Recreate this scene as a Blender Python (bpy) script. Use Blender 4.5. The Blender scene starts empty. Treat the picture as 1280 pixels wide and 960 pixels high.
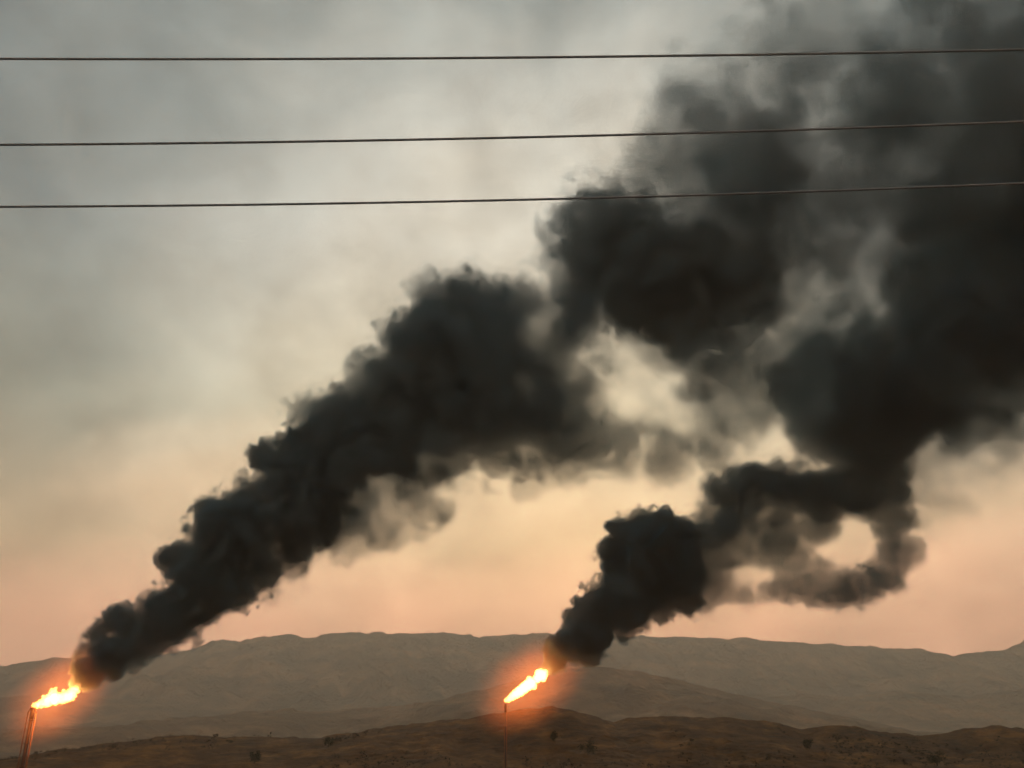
import bpy, bmesh, math, random
import numpy as np
from mathutils import Vector, Matrix

# ------------------------------------------------------------------ camera, sky, sun, exposure
scene = bpy.context.scene
col = scene.collection
R = math.radians
rng = np.random.default_rng(11)
random.seed(11)

PITCH = 22.05                 # degrees above the horizon
FPX = 1111.0                  # focal length in pixels of the 1280 px wide photograph
EYE = Vector((0.0, 0.0, 14.0))
cam = bpy.data.cameras.new('camera')
cam.sensor_width = 36.0
cam.lens = 36.0 * FPX / 1280.0
cam.clip_start = 0.1
cam.clip_end = 60000.0
cam_ob = bpy.data.objects.new('camera', cam)
col.objects.link(cam_ob)
cam_ob.location = EYE
cam_ob.rotation_euler = (R(90 + PITCH), 0, 0)
scene.camera = cam_ob

SUN_AZ, SUN_EL = 4.0, 13.0    # veiled sun behind the smoke, degrees right of straight ahead / above the horizon
sun_dir = Vector((math.sin(R(SUN_AZ)) * math.cos(R(SUN_EL)), math.cos(R(SUN_AZ)) * math.cos(R(SUN_EL)), math.sin(R(SUN_EL))))


def build_world():
    w = bpy.data.worlds.new('World')
    scene.world = w
    w.use_nodes = True
    nt = w.node_tree
    nt.nodes.clear()
    N, L = nt.nodes.new, nt.links.new

    def math_(op, a, b=None, clamp=False):
        n = N('ShaderNodeMath'); n.operation = op; n.use_clamp = clamp
        for k, v in enumerate((a, b)):
            if v is None: continue
            if isinstance(v, (int, float)): n.inputs[k].default_value = v
            else: L(v, n.inputs[k])
        return n.outputs[0]
    out = N('ShaderNodeOutputWorld'); bg = N('ShaderNodeBackground')
    L(bg.outputs[0], out.inputs['Surface'])
    sky = N('ShaderNodeTexSky'); sky.sky_type = 'NISHITA'; sky.sun_disc = False
    sky.sun_elevation = R(SUN_EL); sky.sun_rotation = R(SUN_AZ)
    sky.air_density = 1.6; sky.dust_density = 9.0; sky.ozone_density = 1.0
    tc = N('ShaderNodeTexCoord')
    nrm = N('ShaderNodeVectorMath'); nrm.operation = 'NORMALIZE'; L(tc.outputs['Generated'], nrm.inputs[0])
    sep = N('ShaderNodeSeparateXYZ'); L(nrm.outputs[0], sep.inputs[0])
    # cloud unevenness: drawn-out streaks of thin overcast
    mp = N('ShaderNodeMapping'); mp.inputs['Scale'].default_value = (1.0, 1.0, 1.25); mp.inputs['Rotation'].default_value = (0, R(28), 0)
    L(nrm.outputs[0], mp.inputs[0])
    nz = N('ShaderNodeTexNoise'); nz.inputs['Scale'].default_value = 4.2; nz.inputs['Detail'].default_value = 7; nz.inputs['Roughness'].default_value = 0.52
    nz.inputs['Distortion'].default_value = 0.5
    L(mp.outputs[0], nz.inputs['Vector'])
    nz2 = N('ShaderNodeTexNoise'); nz2.inputs['Scale'].default_value = 11.0; nz2.inputs['Detail'].default_value = 6; nz2.inputs['Roughness'].default_value = 0.55
    L(mp.outputs[0], nz2.inputs['Vector'])
    n1 = math_('SUBTRACT', nz.outputs[0], 0.5); n2 = math_('SUBTRACT', nz2.outputs[0], 0.5)
    # angle to the veiled sun, in units of 90 degrees
    dot = N('ShaderNodeVectorMath'); dot.operation = 'DOT_PRODUCT'; L(nrm.outputs[0], dot.inputs[0]); dot.inputs[1].default_value = sun_dir
    ang = math_('DIVIDE', math_('ARCCOSINE', dot.outputs['Value']), math.pi / 2)
    el = math_('DIVIDE', math_('ARCSINE', sep.outputs[2]), math.pi / 2)
    angn = math_('ADD', ang, math_('MULTIPLY', n1, 0.27))
    angn = math_('ADD', angn, math_('MULTIPLY', n2, 0.09))
    r1 = N('ShaderNodeValToRGB'); L(angn, r1.inputs[0])

    def ramp(node, stops):
        cr = node.color_ramp
        while len(cr.elements) > 1: cr.elements.remove(cr.elements[-1])
        for k, (p, c) in enumerate(stops):
            e = cr.elements[0] if k == 0 else cr.elements.new(p)
            e.position = p; e.color = (*c, 1)
    ramp(r1, [(0.0, (0.80, 0.70, 0.54)), (0.16, (0.80, 0.73, 0.59)), (0.28, (0.69, 0.68, 0.595)), (0.38, (0.365, 0.395, 0.365)),
              (0.50, (0.176, 0.211, 0.211)), (0.75, (0.17, 0.20, 0.195)), (1.0, (0.17, 0.175, 0.175))])
    r2 = N('ShaderNodeValToRGB')
    L(math_('ADD', el, math_('MULTIPLY', n1, 0.06)), r2.inputs[0])
    ramp(r2, [(0.0, (2.25, 1.10, 0.86)), (0.07, (1.95, 1.05, 0.80)), (0.13, (1.28, 0.94, 0.71)), (0.22, (1.03, 0.98, 0.86)), (0.34, (1.0, 1.0, 1.0)), (1.0, (1.0, 1.0, 1.0))])
    flat = N('ShaderNodeMapRange'); flat.interpolation_type = 'SMOOTHSTEP'; L(el, flat.inputs['Value'])     # the glow spreads out along the horizon
    flat.inputs['From Min'].default_value = 0.0; flat.inputs['From Max'].default_value = 0.24; flat.inputs['To Min'].default_value = 0.75; flat.inputs['To Max'].default_value = 0.0
    low = N('ShaderNodeMix'); low.data_type = 'RGBA'; L(flat.outputs[0], low.inputs['Factor']); L(r1.outputs[0], low.inputs['A']); low.inputs['B'].default_value = (0.95, 0.88, 0.66, 1)
    mul = N('ShaderNodeMix'); mul.data_type = 'RGBA'; mul.blend_type = 'MULTIPLY'; mul.inputs['Factor'].default_value = 1
    L(low.outputs['Result'], mul.inputs['A']); L(r2.outputs[0], mul.inputs['B'])
    sc = N('ShaderNodeVectorMath'); sc.operation = 'SCALE'; sc.inputs['Scale'].default_value = 0.06; L(sky.outputs[0], sc.inputs[0])
    mix = N('ShaderNodeMix'); mix.data_type = 'RGBA'; mix.inputs['Factor'].default_value = 0.94
    L(sc.outputs[0], mix.inputs['A']); L(mul.outputs['Result'], mix.inputs['B'])
    L(mix.outputs['Result'], bg.inputs['Color'])
    # uneven thickness of the overcast
    L(math_('ADD', math_('ADD', math_('MULTIPLY', n2, 0.95), math_('MULTIPLY', n1, -0.10)), 1.0), bg.inputs['Strength'])


build_world()
sun = bpy.data.lights.new('sun', 'SUN')
sun.energy = 1.0; sun.angle = R(14); sun.color = (1.0, 0.80, 0.58)
sun_ob = bpy.data.objects.new('sun', sun); col.objects.link(sun_ob)
sun_ob.rotation_euler = (-sun_dir).to_track_quat('-Z', 'Y').to_euler()
sun_ob.location = (0, 100, 200)

scene.view_settings.view_transform = 'Standard'
scene.view_settings.look = 'None'
scene.view_settings.exposure = 0.0
scene.view_settings.gamma = 1.0
scene.view_settings.use_curve_mapping = False
scene.render.engine = 'CYCLES'
cy = scene.cycles
cy.use_denoising = True
cy.max_bounces = 4; cy.diffuse_bounces = 2; cy.glossy_bounces = 1; cy.transmission_bounces = 1
cy.volume_bounces = 0
cy.transparent_max_bounces = 96
cy.volume_step_rate = 1.0
cy.volume_max_steps = 512
cy.use_adaptive_sampling = True
cy.adaptive_threshold = 0.1
cy.adaptive_min_samples = 12
cy.sample_clamp_indirect = 4.0

# ------------------------------------------------------------------ helpers
CT, ST = math.cos(R(PITCH)), math.sin(R(PITCH))


def ray(x, y):
    u, v = (x - 640.0) / FPX, (480.0 - y) / FPX
    return Vector((u, CT - v * ST, ST + v * CT))


def at(x, y, Y):
    """The point Y metres ahead that lies along the line of sight to (x, y) of the 1280 x 960 photograph."""
    d = ray(x, y)
    return EYE + d * (Y / d.y)


def metres(px, x, y, Y):
    """A length of px pixels at that point, in metres."""
    d = ray(x, y)
    return px * (Y / d.y) / FPX


def tag(o, label=None, cat=None, group=None, kind=None):
    for k, v in (('label', label), ('category', cat), ('group', group), ('kind', kind)):
        if v: o[k] = v
    return o


def link_mesh(name, verts, faces, mat=None, parent=None, smooth=True):
    me = bpy.data.meshes.new(name)
    if isinstance(verts, np.ndarray): verts = verts.tolist()
    if isinstance(faces, np.ndarray): faces = faces.tolist()
    me.from_pydata(verts, [], faces)
    if smooth: me.polygons.foreach_set('use_smooth', [True] * len(me.polygons))
    me.update()
    o = bpy.data.objects.new(name, me)
    col.objects.link(o)
    if mat: me.materials.append(mat)
    if parent: o.parent = parent
    return o


def new_mat(name):
    m = bpy.data.materials.new(name); m.use_nodes = True
    nt = m.node_tree; nt.nodes.clear()
    return m, nt, nt.nodes.new, nt.links.new


def surface_mat(name, c1, c2, scale, rough=0.95, detail=8, c3=None, bump=0.0, bscale=None, spec=0.15, metallic=0.0):
    m, nt, N, L = new_mat(name)
    out = N('ShaderNodeOutputMaterial'); b = N('ShaderNodeBsdfPrincipled')
    L(b.outputs[0], out.inputs['Surface'])
    b.inputs['Roughness'].default_value = rough; b.inputs['Metallic'].default_value = metallic
    b.inputs['Specular IOR Level'].default_value = spec
    tc = N('ShaderNodeTexCoord')
    nz = N('ShaderNodeTexNoise'); nz.inputs['Scale'].default_value = scale; nz.inputs['Detail'].default_value = detail; nz.inputs['Roughness'].default_value = 0.72
    L(tc.outputs['Object'], nz.inputs['Vector'])
    r = N('ShaderNodeValToRGB'); cr = r.color_ramp
    cr.elements[0].position = 0.36; cr.elements[0].color = (*c1, 1)
    cr.elements[1].position = 0.64; cr.elements[1].color = (*c2, 1)
    if c3:
        e = cr.elements.new(0.52); e.color = (*c3, 1)
    L(nz.outputs[0], r.inputs[0]); L(r.outputs[0], b.inputs['Base Color'])
    if bump:
        n2 = N('ShaderNodeTexNoise'); n2.inputs['Scale'].default_value = bscale or scale * 4; n2.inputs['Detail'].default_value = 6
        L(tc.outputs['Object'], n2.inputs['Vector'])
        bp = N('ShaderNodeBump'); bp.inputs['Strength'].default_value = bump; bp.inputs['Distance'].default_value = 1.0 / (bscale or scale * 4)
        L(n2.outputs[0], bp.inputs['Height']); L(bp.outputs[0], b.inputs['Normal'])
    return m


def spectral(n, beta, seed, dims=2, lo=1.0, hi=None):
    """Tileable 1/f noise, about -1..1."""
    g = np.random.default_rng(seed)
    w = np.fft.rfftn(g.standard_normal((n,) * dims).astype(np.float32))
    ax = [np.fft.fftfreq(n) * n] * (dims - 1) + [np.fft.rfftfreq(n) * n]
    k = np.sqrt(sum(a ** 2 for a in np.meshgrid(*ax, indexing='ij')))
    amp = np.where(k >= lo, np.maximum(k, 1.0) ** (-beta), 0.0)
    if hi: amp = amp * np.exp(-(k / hi) ** 2)
    f = np.fft.irfftn(w * amp, s=(n,) * dims)
    f = f / (2.0 * f.std())
    return np.clip(f, -1.5, 1.5).astype(np.float32)


def bilinear(tile, u, v):
    n = tile.shape[0]
    u = u % n; v = v % n
    i = np.floor(u).astype(int); j = np.floor(v).astype(int)
    fu = u - i; fv = v - j
    i %= n; j %= n
    i1 = (i + 1) % n; j1 = (j + 1) % n
    return (tile[i, j] * (1 - fu) * (1 - fv) + tile[i1, j] * fu * (1 - fv) + tile[i, j1] * (1 - fu) * fv + tile[i1, j1] * fu * fv)


# ------------------------------------------------------------------ ground and hills
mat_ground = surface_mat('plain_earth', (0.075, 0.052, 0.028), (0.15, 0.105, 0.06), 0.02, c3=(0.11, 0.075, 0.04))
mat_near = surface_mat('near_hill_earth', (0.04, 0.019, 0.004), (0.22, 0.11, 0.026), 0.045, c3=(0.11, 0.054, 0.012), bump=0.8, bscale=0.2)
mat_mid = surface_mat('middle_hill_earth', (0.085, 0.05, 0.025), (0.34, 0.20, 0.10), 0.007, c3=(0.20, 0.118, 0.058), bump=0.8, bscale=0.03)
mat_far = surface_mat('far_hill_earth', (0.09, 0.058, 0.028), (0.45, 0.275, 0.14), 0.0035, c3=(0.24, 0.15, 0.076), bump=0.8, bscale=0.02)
HT = spectral(512, 1.55, 3)
GT = spectral(512, 1.0, 4, lo=6)


def hill_height(profile, Y0, X):
    """Crest height above the eye line for world X at distance Y0, read from (x, y) points of the skyline."""
    px = np.array([p[0] for p in profile], float); py = np.array([p[1] for p in profile], float)
    pts = [at(a, b, Y0) for a, b in zip(px, py)]
    wx = np.array([p.x for p in pts]); wz = np.array([p.z for p in pts])
    return np.interp(X, wx, wz)


def ridge(name, label, profile, Y0, front, back, X0, X1, nx, ny, rough, gul, mat, seed, power=1.25, base=-2.0):
    xs = np.linspace(X0, X1, nx)
    t = np.concatenate([np.linspace(0, 1, ny), 1 + np.linspace(0, 1, ny // 2)[1:]])
    ys = np.where(t <= 1, Y0 - front * (1 - t), Y0 + back * (t - 1))
    X, T = np.meshgrid(xs, t)
    Yg = np.meshgrid(xs, ys)[1]
    H = hill_height(profile, Y0, X)
    cn = Y0 / FPX                                     # a pixel's worth of metres at the crest
    H = H + cn * (1.7 * bilinear(GT, X / cn / 9.0 + seed * 11, X * 0 + 7.3) + 1.4 * bilinear(GT, X / cn / 2.6 + seed * 5, X * 0 + 31.7))
    s = np.where(T <= 1, T ** power, np.clip(2 - T, 0, 1) ** 1.3)
    o1, o2 = seed * 37.1, seed * 91.7
    n1 = bilinear(HT, X / rough[0] * 40 + o1, Yg / rough[0] * 40 + o2)
    g = 1 - np.abs(bilinear(HT, X / gul[0] * 40 + 2.5 * n1 + o2, Yg / gul[0] * 14 + o1)) * 2
    fine = bilinear(GT, X / rough[0] * 160 + o1, Yg / rough[0] * 160 + o2)
    env = np.clip(np.where(T <= 1, 4 * T * (1 - T) + 0.04, 0.5), 0, 1)
    Z = base + (H - base) * s + env * (rough[1] * n1 + gul[1] * (g - 0.5)) + (0.05 + 0.10 * env) * rough[1] * fine + 0.05 * rough[1] * n1
    Z = np.where(s <= 0.0, base, Z)
    verts = np.stack([X, Yg, Z], -1).reshape(-1, 3)
    m, n = X.shape
    i = np.arange(m * n).reshape(m, n)
    faces = np.stack([i[:-1, :-1], i[:-1, 1:], i[1:, 1:], i[1:, :-1]], -1).reshape(-1, 4)
    o = link_mesh(name, verts, faces, mat)
    tag(o, label, 'hill', kind='structure')
    return o, (xs, ys, Z)


g = link_mesh('ground', [(-9000, -300, 0), (9000, -300, 0), (9000, 7900, 0), (-9000, 7900, 0)], [(0, 1, 2, 3)], mat_ground, smooth=False)
tag(g, 'flat brown plain below the hills', 'ground', kind='structure')

FAR = [(-500, 800), (-250, 842), (-100, 836), (0, 831), (60, 824), (120, 822), (200, 818), (250, 811), (290, 805), (350, 799), (372, 804), (420, 799), (460, 796), (540, 790),
       (575, 795), (600, 799), (640, 793), (690, 793), (740, 796), (800, 796), (860, 799), (930, 799), (985, 804), (1040, 805), (1100, 810), (1150, 811), (1190, 818),
       (1225, 812), (1262, 808), (1280, 800), (1330, 806), (1500, 790), (1800, 830)]
MID = [(-400, 905), (0, 915), (200, 905), (330, 893), (450, 886), (540, 878), (610, 862), (690, 840), (740, 832), (790, 838), (850, 852), (920, 868), (980, 882), (1040, 893),
       (1090, 903), (1150, 912), (1230, 915), (1400, 900), (1700, 915)]
MID2 = [(-400, 870), (-100, 856), (0, 872), (90, 866), (200, 880), (330, 892), (460, 905), (700, 908), (860, 886), (930, 868), (1000, 866), (1060, 872), (1120, 864), (1200, 872), (1300, 858), (1600, 866)]
NEAR = [(-400, 965), (-100, 958), (0, 951), (60, 938), (120, 931), (170, 924), (230, 918), (300, 920), (350, 922), (400, 924), (450, 916), (500, 908), (540, 904), (580, 899), (620, 892),
        (660, 887), (690, 885), (715, 889), (740, 895), (768, 904), (785, 899), (830, 897), (900, 897), (960, 901), (1000, 908), (1030, 905), (1060, 907), (1100, 914), (1150, 919),
        (1185, 916), (1210, 911), (1240, 908), (1280, 910), (1400, 902), (1700, 925)]
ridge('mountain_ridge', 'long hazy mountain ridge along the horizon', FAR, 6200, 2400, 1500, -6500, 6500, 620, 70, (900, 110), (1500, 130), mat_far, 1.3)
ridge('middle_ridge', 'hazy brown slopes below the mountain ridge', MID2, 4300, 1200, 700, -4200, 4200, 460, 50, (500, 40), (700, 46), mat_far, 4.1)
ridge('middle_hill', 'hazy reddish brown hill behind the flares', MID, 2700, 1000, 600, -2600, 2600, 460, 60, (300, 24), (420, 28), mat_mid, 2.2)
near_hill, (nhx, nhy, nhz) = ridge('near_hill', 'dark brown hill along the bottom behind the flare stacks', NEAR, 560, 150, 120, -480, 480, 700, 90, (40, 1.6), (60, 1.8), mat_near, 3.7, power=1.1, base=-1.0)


def near_z(x, y):
    i = int(np.clip(np.searchsorted(nhx, x), 0, len(nhx) - 1)); j = int(np.clip(np.searchsorted(nhy, y), 0, len(nhy) - 1))
    return float(nhz[j, i])


# ------------------------------------------------------------------ scrub on the near hill
mat_scrub = surface_mat('dry_scrub', (0.022, 0.018, 0.008), (0.060, 0.042, 0.018), 0.2)
mat_bush = surface_mat('dark_bush_leaves', (0.018, 0.022, 0.009), (0.05, 0.05, 0.022), 1.2)
mat_bark = surface_mat('bush_bark', (0.05, 0.035, 0.02), (0.10, 0.075, 0.05), 3.0)


def leaf_cloud(n, rx, rz, size, seed):
    """Leaf-clump triangles spread through an uneven rounded crown."""
    g = np.random.default_rng(seed)
    lobes = g.normal(0, 0.45, (6, 3)); lobes[:, 2] = np.abs(lobes[:, 2]) * 0.9
    k = g.integers(0, 6, n)
    p = lobes[k] + g.normal(0, 0.30, (n, 3))
    p = p * np.array([rx, rx, rz]); p[:, 2] += rz * 0.75
    p[:, 2] = np.maximum(p[:, 2], 0.12 * rz)
    a = g.normal(0, 1, (n, 3, 3)) * size
    v = (p[:, None, :] + a).reshape(-1, 3)
    f = np.arange(n * 3).reshape(-1, 3)
    return v, f


sv, sf, off = [], [], 0
for k in range(5200):
    x = float(rng.uniform(-380, 380)); y = 560 - 150 * float(rng.uniform(0, 1)) ** 1.3 + 4
    if bilinear(HT, np.array([x / 40 * 20.0]), np.array([y / 40 * 20.0]))[0] < 0.05 * float(rng.normal()): continue
    h = float(rng.lognormal(-0.1, 0.45)) * (0.4 if y > 540 else 0.85)
    v, f = leaf_cloud(26, h * 0.9, h * 0.75, h * 0.20, 1000 + k)
    v = v + np.array([x, y, near_z(x, y) - 0.15])
    sv.append(v); sf.append(f + off); off += len(v)
scrub = link_mesh('scrub', np.concatenate(sv), np.concatenate(sf), mat_scrub, smooth=False)
tag(scrub, 'low dry scrub dotted over the dark near hill', 'scrub', kind='stuff')


def bush(x, y, h, rx, seed, label):
    p = at(x, y, 545)
    Y = 545.0
    # walk towards the viewer until the line of sight meets the slope
    for Yt in np.linspace(420, 558, 90):
        q = at(x, y, float(Yt))
        if q.z <= near_z(q.x, float(Yt)) + 0.2:
            p, Y = q, float(Yt); break
    z = near_z(p.x, Y)
    e = bpy.data.objects.new('bush', None); col.objects.link(e); e.location = (p.x, Y, z - 0.1)
    tag(e, label, 'bush', 'dark bushes on the near hill')
    g2 = np.random.default_rng(seed)
    v, f = leaf_cloud(900, rx, h * 0.55, 0.26, seed)
    link_mesh('crown', v, f, mat_bush, e, smooth=False)
    bm = bmesh.new()
    for k in range(4):
        a = k * 1.57 + g2.uniform(0, 1); top = Vector((math.cos(a) * rx * 0.5, math.sin(a) * rx * 0.5, h * 0.6)); n = 6
        ra, rb = [], []
        for q in range(n):
            c = Vector((math.cos(q * math.tau / n), math.sin(q * math.tau / n), 0))
            ra.append(bm.verts.new(c * 0.16)); rb.append(bm.verts.new(top + c * 0.05))
        for q in range(n): bm.faces.new((ra[q], ra[(q + 1) % n], rb[(q + 1) % n], rb[q]))
    me = bpy.data.meshes.new('trunk'); bm.to_mesh(me); bm.free(); me.materials.append(mat_bark)
    t = bpy.data.objects.new('trunk', me); col.objects.link(t); t.parent = e


bush(318, 955, 5.5, 1.9, 21, 'tall dark bush low on the near hill, between the two flares')
bush(410, 934, 4.5, 1.8, 22, 'dark bush just under the crest of the near hill, between the two flares')
bush(692, 926, 4.5, 1.6, 24, 'small dark bush below the peak of the near hill, beside the thin flare stack')
bush(735, 944, 6.0, 3.0, 25, 'wide dark bush low on the near hill below the steep burst of smoke')
bush(1012, 936, 5.0, 2.0, 27, 'dark bush in the gully below the dip of the near hill')
bush(1172, 957, 6.0, 3.4, 28, 'wide dark bush at the foot of the near hill, farthest from the flares')

# ------------------------------------------------------------------ power lines
mat_wire = surface_mat('weathered_cable', (0.18, 0.26, 0.31), (0.26, 0.35, 0.41), 6.0, rough=0.6, spec=0.3)


def power_line(ys, Y, rad, label):
    P = [at(px, py, Y) for px, py in zip((0, 640, 1280), ys)]
    A = np.array([[p.x ** 2, p.x, 1] for p in P]); c = np.linalg.solve(A, np.array([p.z for p in P]))
    n, m = 160, 10
    xs = np.linspace(-36, 36, n)
    verts, faces = [], []
    for i, x in enumerate(xs):
        z = c[0] * x * x + c[1] * x + c[2]; s = 2 * c[0] * x + c[1]
        nrm = Vector((-s, 0, 1)).normalized()
        for q in range(m):
            a = q * math.tau / m
            verts.append(Vector((x, Y, z)) + (Vector((0, 1, 0)) * math.cos(a) + nrm * math.sin(a)) * rad)
    for i in range(n - 1):
        for q in range(m):
            faces.append((i * m + q, i * m + (q + 1) % m, (i + 1) * m + (q + 1) % m, (i + 1) * m + q))
    faces.append(tuple(range(m))[::-1]); faces.append(tuple((n - 1) * m + q for q in range(m)))
    o = link_mesh('power_line', [tuple(v) for v in verts], faces, mat_wire)
    tag(o, label, 'power line', 'overhead power lines')


power_line((73.5, 72.0, 62.0), 6.1, 0.0108, 'topmost of the three dark overhead power lines')
power_line((181.0, 172.0, 152.0), 7.3, 0.0124, 'middle one of the three dark overhead power lines')
power_line((258.5, 250.0, 229.0), 8.4, 0.0132, 'lowest of the three dark overhead power lines')

# ------------------------------------------------------------------ flares
mat_pipe = surface_mat('rusty_flare_pipe', (0.10, 0.05, 0.025), (0.24, 0.12, 0.06), 1.4, rough=0.7, spec=0.4, bump=0.3)
mat_dark = surface_mat('sooty_steel', (0.02, 0.018, 0.016), (0.06, 0.045, 0.035), 2.0, rough=0.65, spec=0.4)


def tube_mesh(bm, a, b, r0, r1=None, n=14, cap=True):
    a, b = Vector(a), Vector(b); r1 = r0 if r1 is None else r1
    d = (b - a).normalized(); u = d.orthogonal().normalized(); w = d.cross(u)
    A = [bm.verts.new(a + (u * math.cos(k * math.tau / n) + w * math.sin(k * math.tau / n)) * r0) for k in range(n)]
    B = [bm.verts.new(b + (u * math.cos(k * math.tau / n) + w * math.sin(k * math.tau / n)) * r1) for k in range(n)]
    for k in range(n): bm.faces.new((A[k], A[(k + 1) % n], B[(k + 1) % n], B[k]))
    if cap: bm.faces.new(A[::-1]); bm.faces.new(B)


def part(name, build, mat, parent):
    bm = bmesh.new(); build(bm)
    me = bpy.data.meshes.new(name); bm.to_mesh(me); bm.free(); me.materials.append(mat)
    for p in me.polygons: p.use_smooth = len(p.vertices) == 4
    o = bpy.data.objects.new(name, me); col.objects.link(o); o.parent = parent
    return o


def flare_stack(tip, r, pilot, label, rungs=True):
    e = bpy.data.objects.new('flare_stack', None); col.objects.link(e); e.location = (tip.x, tip.y, 0)
    tag(e, label, 'flare stack', 'gas flare stacks')
    h = tip.z
    part('riser_pipe', lambda bm: tube_mesh(bm, (0, 0, -0.3), (0, 0, h - 2.2), r), mat_dark, e)
    bt = part('burner_tip', lambda bm: (tube_mesh(bm, (0, 0, h - 2.2), (0, 0, h - 0.1), r * 1.12, r * 1.2), tube_mesh(bm, (0, 0, h - 0.1), (0, 0, h + 0.25), r * 1.45)), mat_dark, e)
    part('base_block', lambda bm: bmesh.ops.bevel(bm, geom=bmesh.ops.create_cube(bm, size=1, matrix=Matrix.Translation((0, 0, 0.4)) @ Matrix.Diagonal((r * 8, r * 8, 1.2, 1)))['verts'][0].link_edges[:] and bm.edges[:], offset=0.08, segments=1, affect='EDGES'), mat_pipe, e)
    for z in np.arange(4, h - 2.5, 5.0):
        part('flange', lambda bm, z=z: tube_mesh(bm, (0, 0, z), (0, 0, z + 0.25), r * 1.35), mat_dark, e)
    for s in (-1, 1):
        part('pilot_pipe', lambda bm, s=s: (tube_mesh(bm, (s * pilot, -r * 0.4, 0), (s * pilot, -r * 0.4, h - 0.9), r * 0.33, n=10), tube_mesh(bm, (s * pilot, -r * 0.4, h - 0.9), (s * r * 1.1, -r * 0.3, h + 0.35), r * 0.3, n=10)), mat_pipe, e)
    if rungs:
        for z in np.arange(2.0, h - 2, 1.5):
            part('bracket', lambda bm, z=z: tube_mesh(bm, (-pilot, -r * 0.4, z), (pilot, -r * 0.4, z), 0.05, n=6), mat_pipe, e)
    return e


TIP1 = at(41.5, 886, 220)
TIP2 = at(632, 881, 300)
flare_stack(TIP1, 0.42, 0.95, 'thick flare stack with orange lit side pipes under the wide flame')
flare_stack(TIP2, 0.22, 0.34, 'thin flare stack under the narrow slanting flame')


def flame_mats(name, per_metre):
    m, nt, N, L = new_mat(name)
    out = N('ShaderNodeOutputMaterial')
    em = N('ShaderNodeEmission'); em.inputs['Color'].default_value = (1.0, 0.29, 0.06, 1); em.inputs['Strength'].default_value = per_metre
    L(em.outputs[0], out.inputs['Volume'])
    tr = N('ShaderNodeBsdfTransparent'); e2 = N('ShaderNodeEmission'); e2.inputs['Color'].default_value = (1.0, 0.22, 0.03, 1); e2.inputs['Strength'].default_value = 1.0
    mx = N('ShaderNodeMixShader'); mx.inputs[0].default_value = 0.12
    L(tr.outputs[0], mx.inputs[1]); L(e2.outputs[0], mx.inputs[2]); L(mx.outputs[0], out.inputs['Surface'])
    return m


mat_flame = flame_mats('burning_gas', 6.5)


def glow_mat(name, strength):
    """Added halo imitating bloom and lit haze around a flame, fading to nothing at the edge of its unit-sphere body."""
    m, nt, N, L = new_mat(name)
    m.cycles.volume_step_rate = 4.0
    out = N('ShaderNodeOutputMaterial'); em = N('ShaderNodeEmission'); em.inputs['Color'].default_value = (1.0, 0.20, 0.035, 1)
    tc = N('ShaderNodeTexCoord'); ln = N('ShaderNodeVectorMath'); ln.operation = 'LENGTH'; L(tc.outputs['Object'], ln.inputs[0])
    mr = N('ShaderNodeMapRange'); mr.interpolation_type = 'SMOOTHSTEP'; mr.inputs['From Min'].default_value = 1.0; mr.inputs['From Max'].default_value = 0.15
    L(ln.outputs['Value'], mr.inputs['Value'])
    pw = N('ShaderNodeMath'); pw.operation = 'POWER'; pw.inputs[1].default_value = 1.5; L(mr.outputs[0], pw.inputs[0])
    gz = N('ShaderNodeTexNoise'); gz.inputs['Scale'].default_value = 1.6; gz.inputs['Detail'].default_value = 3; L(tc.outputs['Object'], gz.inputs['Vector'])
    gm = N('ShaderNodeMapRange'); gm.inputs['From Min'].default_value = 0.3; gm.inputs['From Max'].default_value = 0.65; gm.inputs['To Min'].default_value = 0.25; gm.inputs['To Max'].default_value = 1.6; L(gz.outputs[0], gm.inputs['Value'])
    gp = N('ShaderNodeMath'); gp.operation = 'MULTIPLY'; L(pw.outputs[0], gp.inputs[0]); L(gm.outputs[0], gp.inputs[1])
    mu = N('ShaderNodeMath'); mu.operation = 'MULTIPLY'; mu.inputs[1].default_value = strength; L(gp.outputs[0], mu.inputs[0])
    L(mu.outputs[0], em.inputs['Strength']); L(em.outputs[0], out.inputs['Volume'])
    return m


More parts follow.
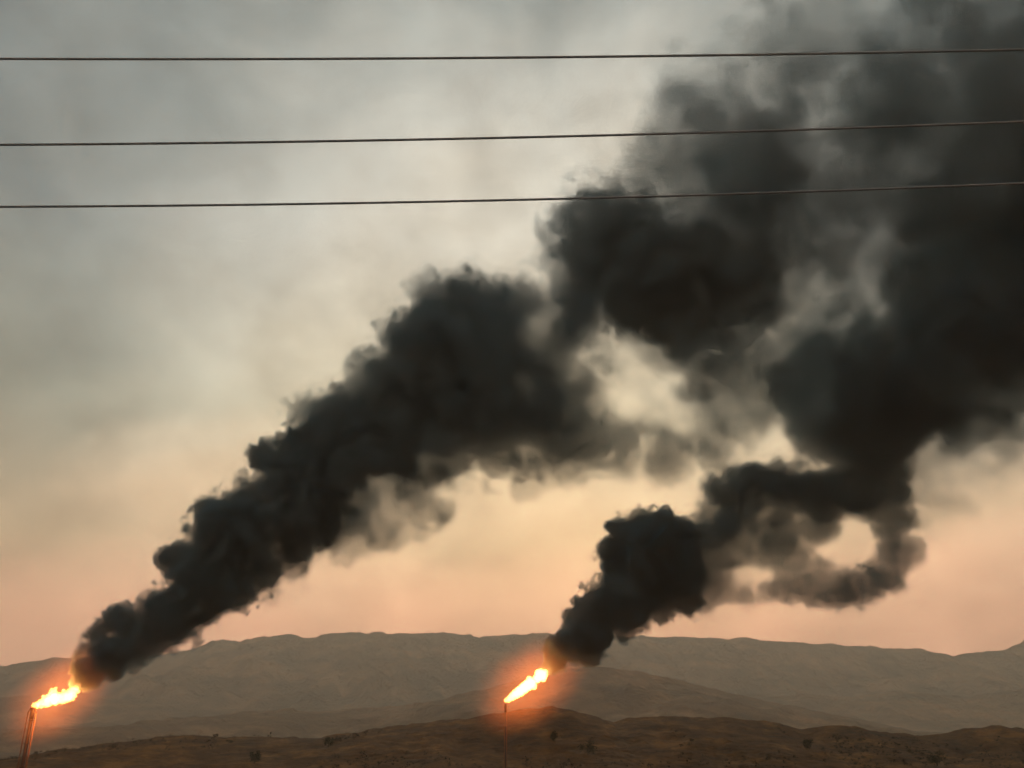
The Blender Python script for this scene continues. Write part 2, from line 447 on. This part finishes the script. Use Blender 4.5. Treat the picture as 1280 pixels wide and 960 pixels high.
def flame(blobs, Y, label, light_w, glow_strength, glow_px, voxel, disp):
    """blobs: (x, y, radius) in photograph pixels along the burning jet."""
    c = at(blobs[0][0], blobs[0][1], Y)
    bm = bmesh.new()
    for k, (x, y, r) in enumerate(blobs):
        r *= 1.12
        p = at(x, y, Y + 0.25 * math.sin(k * 2.1)) - c; rm = metres(r, x, y, Y)
        bmesh.ops.create_icosphere(bm, subdivisions=2, radius=rm, matrix=Matrix.Translation(p))
    me = bpy.data.meshes.new('flame'); bm.to_mesh(me); bm.free()
    me.materials.append(mat_flame)
    o = bpy.data.objects.new('flame', me); col.objects.link(o); o.location = c
    rmod = o.modifiers.new('remesh', 'REMESH'); rmod.mode = 'VOXEL'; rmod.voxel_size = voxel; rmod.use_smooth_shade = True
    sm = o.modifiers.new('smooth', 'SMOOTH'); sm.factor = 0.5; sm.iterations = 3
    tx = bpy.data.textures.new('flame_licks', 'CLOUDS'); tx.noise_scale = 0.7; tx.noise_depth = 3
    dm = o.modifiers.new('licks', 'DISPLACE'); dm.texture = tx; dm.strength = disp; dm.mid_level = 0.5; dm.texture_coords = 'LOCAL'
    tag(o, label, 'flame', 'burning flare flames')
    # added emissive halo body, standing in for bloom and lit haze
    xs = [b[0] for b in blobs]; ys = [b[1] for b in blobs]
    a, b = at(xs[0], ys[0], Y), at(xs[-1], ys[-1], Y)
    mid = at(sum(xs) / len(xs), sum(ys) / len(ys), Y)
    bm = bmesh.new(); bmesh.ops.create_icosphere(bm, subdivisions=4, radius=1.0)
    me = bpy.data.meshes.new('flame_halo'); bm.to_mesh(me); bm.free(); me.materials.append(glow_mat('flame_halo', glow_strength))
    gl = bpy.data.objects.new('flame_halo', me); col.objects.link(gl); gl.parent = o
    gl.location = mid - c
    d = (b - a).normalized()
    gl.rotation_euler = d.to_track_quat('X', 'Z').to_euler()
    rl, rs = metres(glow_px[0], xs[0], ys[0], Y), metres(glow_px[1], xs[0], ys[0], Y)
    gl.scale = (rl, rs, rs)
    lt = bpy.data.lights.new('flame_light', 'POINT'); lt.energy = light_w; lt.color = (1.0, 0.24, 0.045); lt.shadow_soft_size = 1.2
    lo = bpy.data.objects.new('flame_light', lt); col.objects.link(lo); lo.parent = o; lo.location = mid - c
    return o


F1 = [(42, 882, 2.6), (46, 881, 4.0), (52, 879, 5.2), (58, 877, 6.6), (64, 874, 7.6), (70, 873, 7.4), (66, 866, 4.6), (69, 862, 2.6), (71, 859, 1.3), (76, 873, 6.4), (82, 872, 6.2), (88, 870, 6.4), (90, 865, 5.6),
      (94, 863, 4.8), (96, 859, 3.2), (99, 857, 2.0), (101, 855, 1.0), (84, 865, 2.8), (79, 864, 1.4), (60, 869, 2.6), (55, 872, 2.4)]
F2 = [(632.5, 875.5, 2.6), (636, 874, 3.6), (640, 871, 4.6), (645, 867.5, 5.6), (650, 864, 6.2), (655, 860, 6.4), (660, 856.5, 6.6), (664, 854, 6.2), (662, 849, 3.8), (667, 858, 4.0), (671, 849, 4.6), (672.5, 847, 5.8), (677, 844, 6.6), (673, 841, 4.6), (679, 847.5, 4.4), (681, 840, 3.4), (676, 838.5, 2.6), (683, 843.5, 2.2)]
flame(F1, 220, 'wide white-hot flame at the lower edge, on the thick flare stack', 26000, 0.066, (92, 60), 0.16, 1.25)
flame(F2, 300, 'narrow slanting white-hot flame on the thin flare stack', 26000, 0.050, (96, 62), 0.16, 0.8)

# ------------------------------------------------------------------ smoke
def smoke_material(name, colour, step):
    m, nt, N, L = new_mat(name)
    out = N('ShaderNodeOutputMaterial'); pv = N('ShaderNodeVolumePrincipled')
    m.cycles.volume_step_rate = step
    pv.inputs['Color'].default_value = (*colour, 1)
    pv.inputs['Absorption Color'].default_value = (0, 0, 0, 1)
    pv.inputs['Anisotropy'].default_value = 0.0
    pv.inputs['Density'].default_value = 1.0
    pv.inputs['Density Attribute'].default_value = 'density'
    L(pv.outputs[0], out.inputs['Volume'])
    return m


def skin_material():
    m, nt, N, L = new_mat('smoke_skin')
    out = N('ShaderNodeOutputMaterial'); tr = N('ShaderNodeBsdfTransparent'); d = N('ShaderNodeBsdfDiffuse'); d.inputs['Color'].default_value = (0.02, 0.02, 0.018, 1)
    mx = N('ShaderNodeMixShader'); mx.inputs[0].default_value = 0.012
    L(tr.outputs[0], mx.inputs[1]); L(d.outputs[0], mx.inputs[2]); L(mx.outputs[0], out.inputs['Surface'])
    return m


mat_fresh = smoke_material('fresh_soot_smoke', (0.24, 0.42, 0.50), 2.6)
mat_old = smoke_material('drifting_soot_smoke', (0.24, 0.42, 0.50), 4.5)
mat_skin = skin_material()
TILE = 128
NOISE = {}


def noise_tile(key, beta, seed, lo, hi=None):
    if key not in NOISE: NOISE[key] = spectral(TILE, beta, seed, 3, lo, hi)
    return NOISE[key]


def tiled(tile, shape):
    reps = [int(math.ceil(s / TILE)) for s in shape]
    return np.tile(tile, reps)[:shape[0], :shape[1], :shape[2]]


def upsampled(tile, shape, step):
    """Tile read at 1/step of the grid spacing, trilinear."""
    out = tile
    for ax in range(3):
        u = (np.arange(shape[ax]) / step) % TILE
        i = np.floor(u).astype(int); f = (u - i).astype(np.float32); f = f * f * (3 - 2 * f)
        sh = [1, 1, 1]; sh[ax] = -1; f = f.reshape(sh)
        out = np.take(out, i % TILE, axis=ax) * (1 - f) + np.take(out, (i + 1) % TILE, axis=ax) * f
    return out.astype(np.float32)


def sstep(a, b, x):
    t = np.clip((x - a) / (b - a), 0, 1)
    return t * t * (3 - 2 * t)


def smoke_body(root, name, mat_smoke, depth, angle, voxel, layers, holes, seed, hull_threshold, hull_voxel):
    """One stretch of a plume: a fog grid inside its own skin. layers: lists of puffs (x, y, radius px, density per metre, softness px, depth offset px) with their noise settings."""
    g = np.random.default_rng(seed)
    rot = Matrix.Rotation(-R(angle), 4, 'Y')          # plume axis -> local X
    inv = rot.inverted()
    conv = []
    for lay in layers:
        P = []
        for (x, y, r, s, soft, dz) in lay['puffs']:
            Y = depth(x, y); Y2 = Y + metres(dz, x, y, Y)
            c = inv @ at(x, y, Y2); rm = metres(r, x, y, Y2)
            P.append((c, rm, s, metres(soft, x, y, Y2)))
        # smaller puffs budding from the surface of each one
        for (c, rm, s, sf) in list(P):
            for q in range(lay['buds']):
                d = Vector(g.normal(0, 1, 3)).normalized()
                rr = rm * g.uniform(*lay.get('bud', (0.22, 0.46)))
                P.append((c + d * (rm * g.uniform(0.74, 0.92)), rr, s * g.uniform(0.75, 1.0), min(sf, rr * 0.8)))
        conv.append(P)
    allp = [p for P in conv for p in P]
    lo = np.min([np.array(c) - rm * 1.35 for c, rm, _, _ in allp], axis=0); hi = np.max([np.array(c) + rm * 1.35 for c, rm, _, _ in allp], axis=0)
    shape = tuple(int(v) for v in np.ceil((hi - lo) / voxel)); hi = lo + (np.array(shape) - 1) * voxel
    axes = [lo[k] + np.arange(shape[k], dtype=np.float32) * voxel for k in range(3)]
    axes = [a.astype(np.float32) for a in axes]
    print('smoke grid', shape, np.prod(shape) / 1e6)
    dens = np.zeros(shape, np.float32)
    fine = tiled(noise_tile('fine', 1.9, 71, 9, 40), shape)             # features of a few voxels
    mid = upsampled(noise_tile('mid', 2.0, 72, 6, 40), shape, 2.3)
    big = upsampled(noise_tile('big', 2.2, 73, 4, 30), shape, 5.0)
    for lay, P in zip(layers, conv):
        S = np.full(shape, -20.0, np.float32); W = np.zeros(shape, np.float32) + 1e-6
        WS = np.zeros(shape, np.float32); WF = np.zeros(shape, np.float32); WR = np.zeros(shape, np.float32)
        for (c, rm, s, sf) in P:
            ext = rm * 1.35 + 1.0
            i0 = [max(0, int((c[k] - ext - lo[k]) / voxel)) for k in range(3)]
            i1 = [min(shape[k], int((c[k] + ext - lo[k]) / voxel) + 2) for k in range(3)]
            if any(a >= b for a, b in zip(i0, i1)): continue
            sl = tuple(slice(a, b) for a, b in zip(i0, i1))
            dx = (axes[0][sl[0]] - c[0])[:, None, None]; dy = (axes[1][sl[1]] - c[1])[None, :, None]; dz = (axes[2][sl[2]] - c[2])[None, None, :]
            d = np.sqrt(dx * dx + dy * dy + dz * dz)
            v = rm - d
            np.maximum(S[sl], v, out=S[sl])
            w = np.clip(1.35 - d / rm, 0, None) ** 2 / rm
            W[sl] += w; WS[sl] += w * s; WF[sl] += w * sf; WR[sl] += w * rm
        WS /= W; WF /= W; WR /= W
        a = lay['amp']
        big_share = sstep(5.0, 14.0, WR)
        bump = (np.abs(fine) * 1.1 - 0.42) * np.minimum(WR * 0.30, 1.9) * a[0] + (np.abs(mid) * 1.2 - 0.45) * np.minimum(WR * 0.42, 5.0) * a[1] + (np.abs(big) * 1.2 - 0.45) * np.minimum(WR * 0.45, 9.0) * a[2] * big_share
        S += bump
        body = sstep(0, 1, S / np.maximum(WF, 0.3))
        if lay['patch']:
            n = 0.55 * big + 0.40 * mid + 0.16 * fine
            body *= np.clip(1.0 + lay['patch'] * n, 0.0, 2.6)
        dens += body * WS
        del S, W, WS, WF, WR, bump, body
    for (x, y, rx, ry, strength, dyy) in holes:
        Y = depth(x, y); c = at(x, y, Y); d = (c - EYE).normalized()
        cl = np.array(inv @ c); dl = np.array((inv.to_3x3() @ d)); ul = np.array(inv.to_3x3() @ Vector((1, 0, 0)))
        rxm, rym = metres(rx, x, y, Y), metres(ry, x, y, Y)
        vl = np.cross(ul, dl); vl /= np.linalg.norm(vl)
        ext = max(rxm, rym) * 1.6 + 3
        i0 = [max(0, int((cl[k] - ext * (1 if k != 1 else 5) - lo[k]) / voxel)) for k in range(3)]
        i1 = [min(shape[k], int((cl[k] + ext * (1 if k != 1 else 5) - lo[k]) / voxel) + 2) for k in range(3)]
        if any(a >= b for a, b in zip(i0, i1)): continue
        sl = tuple(slice(a, b) for a, b in zip(i0, i1))
        p = [axes[0][sl[0]][:, None, None] - cl[0], axes[1][sl[1]][None, :, None] - cl[1], axes[2][sl[2]][None, None, :] - cl[2]]
        du = p[0] * ul[0] + p[1] * ul[1] + p[2] * ul[2]; dv = p[0] * vl[0] + p[1] * vl[1] + p[2] * vl[2]
        q = np.sqrt((du / rxm) ** 2 + (dv / rym) ** 2) + 0.45 * mid[sl] + 0.35 * big[sl] + 0.12 * fine[sl]
        dens[sl] *= 1 - strength * (1 - sstep(0.35, 1.15, q))
    for k in range(3):                                # nothing may touch the sides of the grid
        idx = [slice(None)] * 3
        for e in (0, 1, -1, -2):
            idx[k] = e; dens[tuple(idx)] = 0
    dens[dens < 0.0015] = 0
    # the values go in as one vertex per grid cell of a data-only source; a fog grid and its skin are read back from it
    n = int(np.prod(shape))
    me = bpy.data.meshes.new('smoke_values')
    me.vertices.add(n)
    at_ = me.attributes.new('smoke', 'FLOAT', 'POINT')
    at_.data.foreach_set('value', np.ascontiguousarray(dens).ravel())
    source = bpy.data.objects.new('smoke_values', me)

    def fog_nodes(ng, geometry):
        N, L = ng.nodes.new, ng.links.new
        pos = N('GeometryNodeInputPosition'); sp = N('ShaderNodeSeparateXYZ'); L(pos.outputs[0], sp.inputs[0])

        def m(op, a, b):
            nd = N('ShaderNodeMath'); nd.operation = op
            for k, v in enumerate((a, b)):
                if isinstance(v, (int, float)): nd.inputs[k].default_value = v
                else: L(v, nd.inputs[k])
            return nd.outputs[0]

        def im(op, a, b):
            nd = N('FunctionNodeIntegerMath'); nd.operation = op
            for k, v in enumerate((a, b)):
                if isinstance(v, int): nd.inputs[k].default_value = v
                else: L(v, nd.inputs[k])
            return nd.outputs[0]
        cell = []
        for k in range(3):
            fi = N('FunctionNodeFloatToInt'); fi.rounding_mode = 'ROUND'
            L(m('DIVIDE', m('SUBTRACT', sp.outputs[k], float(lo[k])), voxel), fi.inputs[0]); cell.append(fi.outputs[0])
        index = im('ADD', im('MULTIPLY', im('ADD', im('MULTIPLY', cell[0], shape[1]), cell[1]), shape[2]), cell[2])
        na = N('GeometryNodeInputNamedAttribute'); na.data_type = 'FLOAT'; na.inputs['Name'].default_value = 'smoke'
        si = N('GeometryNodeSampleIndex'); si.data_type = 'FLOAT'; si.domain = 'POINT'; si.clamp = True
        L(geometry, si.inputs['Geometry']); L(na.outputs[0], si.inputs['Value']); L(index, si.inputs['Index'])
        vc = N('GeometryNodeVolumeCube')
        L(si.outputs[0], vc.inputs['Density']); vc.inputs['Background'].default_value = 0
        vc.inputs['Min'].default_value = tuple(float(v) for v in lo); vc.inputs['Max'].default_value = tuple(float(v) for v in hi)
        for k, ax in enumerate('XYZ'): vc.inputs['Resolution ' + ax].default_value = shape[k]
        return vc.outputs[0]

    def group(name):
        ng = bpy.data.node_groups.new(name, 'GeometryNodeTree')
        ng.interface.new_socket('Geometry', in_out='INPUT', socket_type='NodeSocketGeometry')
        ng.interface.new_socket('Geometry', in_out='OUTPUT', socket_type='NodeSocketGeometry')
        return ng, ng.nodes.new('NodeGroupInput'), ng.nodes.new('NodeGroupOutput')
    # the skin, kept as a plain mesh
    ng, gi, go = group('smoke_skin')
    vm = ng.nodes.new('GeometryNodeVolumeToMesh'); vm.resolution_mode = 'VOXEL_SIZE'; vm.inputs['Voxel Size'].default_value = hull_voxel
    vm.inputs['Threshold'].default_value = hull_threshold; vm.inputs['Adaptivity'].default_value = 0.2
    ng.links.new(fog_nodes(ng, gi.outputs[0]), vm.inputs['Volume']); ng.links.new(vm.outputs[0], go.inputs[0])
    col.objects.link(source)
    md = source.modifiers.new('skin', 'NODES'); md.node_group = ng
    dg = bpy.context.evaluated_depsgraph_get()
    hull = bpy.data.meshes.new_from_object(source.evaluated_get(dg), depsgraph=dg)
    source.modifiers.clear(); col.objects.unlink(source)
    hull.name = name; hull.materials.clear(); hull.materials.append(mat_skin)
    hull.polygons.foreach_set('use_smooth', [True] * len(hull.polygons))
    o = bpy.data.objects.new(name, hull); col.objects.link(o); o.parent = root; o.matrix_parent_inverse = root.matrix_basis.inverted(); o.matrix_basis = rot
    print('skin', len(hull.polygons))
    # the smoke itself
    ng, gi, go = group('smoke_fog')
    oi = ng.nodes.new('GeometryNodeObjectInfo'); oi.inputs['Object'].default_value = source
    sm = ng.nodes.new('GeometryNodeSetMaterial'); sm.inputs['Material'].default_value = mat_smoke
    ng.links.new(fog_nodes(ng, oi.outputs['Geometry']), sm.inputs['Geometry']); ng.links.new(sm.outputs[0], go.inputs[0])
    vol = bpy.data.volumes.new('soot_cloud'); vol.materials.append(mat_smoke)
    vo = bpy.data.objects.new('soot_cloud', vol); col.objects.link(vo); vo.parent = o
    md = vo.modifiers.new('fog', 'NODES'); md.node_group = ng
    return o


def smoke_plume(label, tip):
    root = bpy.data.objects.new('smoke_plume', None); col.objects.link(root); root.location = tip
    tag(root, label, 'smoke plume', 'black smoke plumes')
    return root


def chain(keys, s, soft, jitter=0.18, seed=1, step=0.55, thin_out=False):
    """Puffs strung along (x, y, r) keys, a little off the line and off its depth."""
    g = np.random.default_rng(seed); out = []
    for (a, b) in zip(keys[:-1], keys[1:]):
        L_ = math.hypot(b[0] - a[0], b[1] - a[1]); n = max(1, int(L_ / (step * 0.5 * (a[2] + b[2]))))
        for k in range(n):
            t = k / n; r = a[2] + (b[2] - a[2]) * t
            out.append((a[0] + (b[0] - a[0]) * t + g.normal(0, jitter) * r, a[1] + (b[1] - a[1]) * t + g.normal(0, jitter) * r, r * g.uniform(0.85, 1.1), s * min(1.0, 24.0 / r) * g.uniform(0.8, 1.2) if thin_out else s * g.uniform(0.8, 1.2), soft * r, g.normal(0, 0.35) * r))
    a = keys[-1]; out.append((a[0], a[1], a[2], s, soft * a[2], 0))
    return out


def puffs(rows, s, soft, seed=1, dz=0.35):
    g = np.random.default_rng(seed)
    return [(x, y, r, s * k, soft * r, g.normal(0, dz) * r) for (x, y, r, k) in rows]


def grow(rows, k):
    return [(x, y, r * k, s, f, d) for (x, y, r, s, f, d) in rows]


# --- the long plume from the wide flame
young1 = chain([(92, 856, 6), (104, 847, 13), (118, 836, 19), (140, 823, 22), (168, 806, 26), (205, 776, 38), (240, 738, 46), (285, 700, 50), (330, 652, 51), (385, 602, 54)], 0.8, 0.17, 0.16, 5, thin_out=True)
young1 += puffs([(141, 778, 20, 1), (120, 795, 15, 1), (152, 768, 14, 1), (99, 820, 10, 1), (108, 810, 11, 1), (152, 796, 17, 1), (133, 806, 16, 1), (176, 778, 14, 1), (220, 700, 22, 1), (262, 640, 20, 1), (330, 572, 22, 1), (372, 560, 28, 1), (410, 548, 22, .8),
                 (330, 715, 26, .8), (300, 735, 26, .9), (262, 758, 24, .9), (205, 800, 20, .9), (368, 680, 30, .7), (400, 655, 30, .6)], 0.7, 0.19, 6)
main1 = chain([(400, 590, 58), (450, 545, 66), (510, 500, 78), (570, 450, 86), (640, 480, 88), (690, 530, 58)], 0.19, 0.24, 0.10, 7)
main1 += puffs([(600, 400, 50, 1), (545, 420, 50, 1), (560, 550, 50, .9), (620, 560, 42, .9), (500, 560, 40, .8), (455, 480, 26, .5), (430, 515, 22, .45), (400, 510, 18, .3), (640, 380, 42, .5), (470, 455, 22, .4),
                (720, 540, 52, .8), (690, 450, 40, .7), (735, 500, 36, .6),
                (770, 310, 78, 1.1), (745, 280, 48, 1.0), (725, 340, 50, .8), (820, 350, 66, 1.1), (870, 385, 58, 1.0), (930, 370, 52, .9), (790, 380, 46, .9), (720, 265, 30, .4), (690, 330, 26, .35), (720, 395, 44, .7), (690, 425, 44, .7), (670, 400, 34, .5), (745, 470, 30, .5), (770, 545, 34, .4), (560, 500, 60, 1), (610, 520, 60, 1), (425, 540, 42, 1.7), (450, 515, 46, 1.6), (480, 475, 44, 1.3), (420, 622, 46, 1.0), (455, 606, 44, .9), (398, 660, 36, .9), (366, 700, 28, .9), (335, 735, 18, .8), (440, 650, 30, .6), (440, 570, 44, 1.6), (415, 585, 40, 1.6), (480, 545, 44, 1.4), (515, 442, 40, .9), (545, 412, 34, .8), (410, 560, 40, 1), (590, 375, 34, .6), (868, 318, 44, 1.1), (890, 345, 40, 1.0)], 0.18, 0.26, 8)
thin1 = puffs([(500, 610, 50, 2.0), (520, 635, 34, 2.6), (475, 650, 36, 2.6), (440, 665, 34, 2.2), (495, 665, 22, 2.0), (425, 685, 24, 2.0), (510, 665, 16, 1.2), (420, 690, 20, .5), (380, 735, 12, .6), (550, 590, 30, 1), (650, 588, 30, 1), (690, 582, 30, 1),
                (700, 480, 60, .9), (690, 400, 50, .8), (650, 365, 34, .5), (715, 575, 36, 1), (745, 545, 44, 1.2), (780, 562, 44, 1.6), (840, 555, 46, 1.8), (895, 538, 50, 2.0), (940, 480, 70, 2.1), (880, 465, 60, 2.1), (730, 440, 50, .9),
                (800, 430, 60, .7), (800, 500, 60, .5), (990, 440, 60, 1.1), (960, 510, 46, 1.8), (1000, 500, 40, 1.4), (930, 420, 50, 2.1),
                (800, 240, 62, 1.2), (830, 200, 56, 1.0), (850, 175, 62, 1.2), (880, 270, 80, 1.6), (900, 120, 62, .9), (930, 70, 50, .6), (960, 190, 90, 1.7), (980, 300, 90, 1.9), (1020, 90, 74, 1.2), (990, 50, 56, 1.0), (1060, 210, 100, 2.0), (1080, 310, 90, 1.8),
                (1120, 120, 90, 1.4), (1040, 20, 54, .7), (1100, 50, 70, .8), (1150, 30, 80, .8), (1100, 240, 80, 1.5), (1095, 160, 70, 1.2), (1130, 330, 60, 1.4), (1160, 230, 110, 1.3), (1200, 140, 100, 1.4), (1240, 60, 90, 1.0), (1250, 250, 110, 1.5), (1310, 150, 120, 1.2), (1340, 60, 110, .9), (1380, 260, 120, 1.2), (1440, 120, 130, .9), (1420, -10, 110, .8),
                (1290, -40, 100, .8), (1170, -40, 80, .6), (740, 235, 34, .5), (720, 245, 20, .7), (990, 385, 56, 1.3), (1045, 395, 54, 1.1), (1040, 340, 60, 1.4), (960, 340, 60, 1.6), (900, 310, 56, 1.4), (860, 230, 60, 1.3), (1090, 400, 40, 1.0)], 0.052, 0.65, 9, 0.5)
haze1 = puffs([(1080, 60, 150, 1), (1240, -20, 160, 1), (1150, 180, 170, 1), (940, 190, 130, 1.2), (900, 140, 110, 1.0), (980, 70, 110, 1.0), (850, 220, 84, 1.2), (1320, 200, 170, 1), (960, 440, 100, 1.2), (860, 520, 80, 1)], 0.013, 0.9, 10, 0.3)
young1 = grow(young1, 1.02); main1 = grow(main1, 1.06); thin1 = grow(thin1, 1.14)
plume = smoke_plume('long billowing black smoke plume trailing from the wide flame on the thick flare stack', TIP1)
drift1 = lambda x, y: 220 - 26 * (x - 90) / 1200.0
smoke_body(plume, 'rising_smoke', mat_fresh, drift1, 38.0, 0.31, [dict(puffs=young1, buds=20, bud=(0.2, 0.38), amp=(0.9, 1.05, 0.0), patch=0.0)], [], 31, 0.05, 1.5)
smoke_body(plume, 'drifting_smoke', mat_old, drift1, 31.0, 0.56,
           [dict(puffs=main1, buds=10, amp=(1.4, 1.0, 0.5), patch=0.8), dict(puffs=thin1, buds=4, amp=(1.0, 1.2, 0.9), patch=0.85), dict(puffs=haze1, buds=0, amp=(0.5, 1, 1), patch=0.8)],
           [(805, 490, 52, 62, 0.93, 0), (790, 440, 26, 40, 0.6, 0), (850, 520, 40, 26, 0.6, 0), (1085, 372, 26, 34, 0.45, 0), (652, 476, 20, 16, .35, 0), (480, 605, 26, 30, .5, 0),
             (675, 410, 22, 30, .5, 0), (1010, 190, 30, 30, .5, 0)], 33, 0.015, 2.6)

# --- the plume from the slanting flame
young2 = chain([(680, 838, 4), (687, 830, 11), (698, 819, 17), (715, 807, 24), (742, 787, 33), (768, 752, 38), (796, 716, 48), (812, 690, 48)], 0.7, 0.17, 0.14, 15, thin_out=True)
young2 += puffs([(690, 805, 9, 1), (716, 770, 14, 1), (722, 752, 10, 1), (768, 690, 22, 1), (775, 660, 16, 1), (800, 655, 18, 1), (830, 645, 14, 1), (846, 668, 26, 1), (852, 712, 34, 1), (856, 748, 24, .8), (830, 760, 20, .6), (776, 788, 14, .9), (735, 822, 13, 1)], 0.6, 0.19, 16)
main2 = puffs([(900, 614, 22, 2), (922, 605, 25, 2), (950, 602, 26, 2), (978, 598, 24, 2), (910, 640, 28, 1.6), (940, 630, 32, 1.6), (985, 622, 36, 1.6), (1030, 618, 40, 1.6), (1075, 600, 46, 1.5), (892, 655, 32, 1), (920, 665, 34, 1.0), (970, 662, 36, 1.0), (1020, 655, 32, 1.0), (878, 682, 34, 1.5), (880, 722, 32, 1.3), (896, 700, 32, 1.2), (878, 752, 20, 1.0), (918, 700, 28, .9), (940, 692, 30, .7), (990, 698, 32, .9), (1018, 708, 22, .9), (905, 738, 20, .9), (930, 744, 14, .7),
               (1100, 622, 38, 1.3), (1116, 650, 30, 1.3), (1122, 685, 27, 1.3), (1115, 702, 26, 1.2), (1106, 716, 25, 1.2), (1090, 728, 25, 1.1), (1072, 735, 25, 1.1), (1052, 739, 24, 1.1), (1034, 738, 25, 1.1), (1015, 735, 26, 1.0), (995, 730, 27, .9), (978, 735, 22, .9), (962, 738, 18, .9), (888, 690, 28, .6), (890, 744, 18, .7), (985, 692, 32, .5), (940, 690, 26, .35),
               (1090, 560, 56, 1), (1060, 520, 68, 1), (1010, 490, 46, 1), (1040, 460, 52, 1), (1100, 450, 60, 1), (1110, 520, 60, 1), (1160, 480, 66, 1), (1170, 410, 70, 1), (1230, 430, 80, 1), (1150, 350, 50, .6), (1220, 350, 76, .8), (1290, 390, 90, .9), (1290, 310, 80, .7), (1360, 340, 90, .8), (1200, 520, 46, .6), (1250, 490, 50, .6)], 0.17, 0.38, 18)
thin2 = puffs([(930, 735, 24, .7), (960, 690, 40, .9), (1050, 745, 26, .6), (1150, 640, 34, .6), (1160, 590, 50, .8), (1200, 560, 56, .8), (1250, 530, 60, .8), (1140, 700, 20, .5), (1300, 480, 80, 1), (1230, 600, 40, .25), (1280, 570, 50, .25), (1190, 610, 34, .35), (1390, 420, 110, .8),
               (1190, 280, 80, .5), (1270, 230, 100, .7), (1360, 200, 110, 1), (1440, 280, 120, .8), (900, 575, 30, .15), (1060, 420, 60, .6), (1125, 735, 14, .3), (935, 760, 14, .5), (880, 765, 16, .4)], 0.05, 0.6, 19, 0.5)
young2 = grow(young2, 1.0); main2 = grow(main2, 1.10); thin2 = grow(thin2, 1.10)
plume = smoke_plume('shorter curling black smoke plume rising from the narrow slanting flame', TIP2)
drift2 = lambda x, y: 300 - 18 * (x - 690) / 600.0
smoke_body(plume, 'rising_smoke', mat_fresh, drift2, 48.0, 0.36, [dict(puffs=young2, buds=20, bud=(0.2, 0.38), amp=(0.85, 0.95, 0.0), patch=0.0)], [(810, 745, 8, 20, .4, 0)], 32, 0.05, 1.6)
smoke_body(plume, 'drifting_smoke', mat_old, drift2, 42.0, 0.68, [dict(puffs=main2, buds=6, amp=(0.9, 0.7, 0.4), patch=0.35), dict(puffs=thin2, buds=4, amp=(0.9, 1.2, 0.9), patch=1.2)],
           [(1052, 690, 29, 17, 0.82, 0), (928, 716, 30, 12, 0.85, 0), (958, 722, 12, 13, 0.8, 0), (1146, 606, 16, 16, 0.85, 0)], 34, 0.013, 2.8)

# ------------------------------------------------------------------ haze
mh, nt, N, L = new_mat('dusty_air')
out = N('ShaderNodeOutputMaterial'); pv = N('ShaderNodeVolumePrincipled')
pv.inputs['Color'].default_value = (0.93, 0.91, 0.80, 1); pv.inputs['Density'].default_value = 1.5e-4; pv.inputs['Anisotropy'].default_value = 0.25
L(pv.outputs[0], out.inputs['Volume'])
bm = bmesh.new(); bmesh.ops.create_cube(bm, size=1.0)
me = bpy.data.meshes.new('haze'); bm.to_mesh(me); bm.free(); me.materials.append(mh)
hz = bpy.data.objects.new('haze', me); col.objects.link(hz)
hz.scale = (18400, 8600, 860); hz.location = (0, 3700, 424)
tag(hz, 'dusty sand coloured haze in front of the hills', 'haze', kind='stuff')
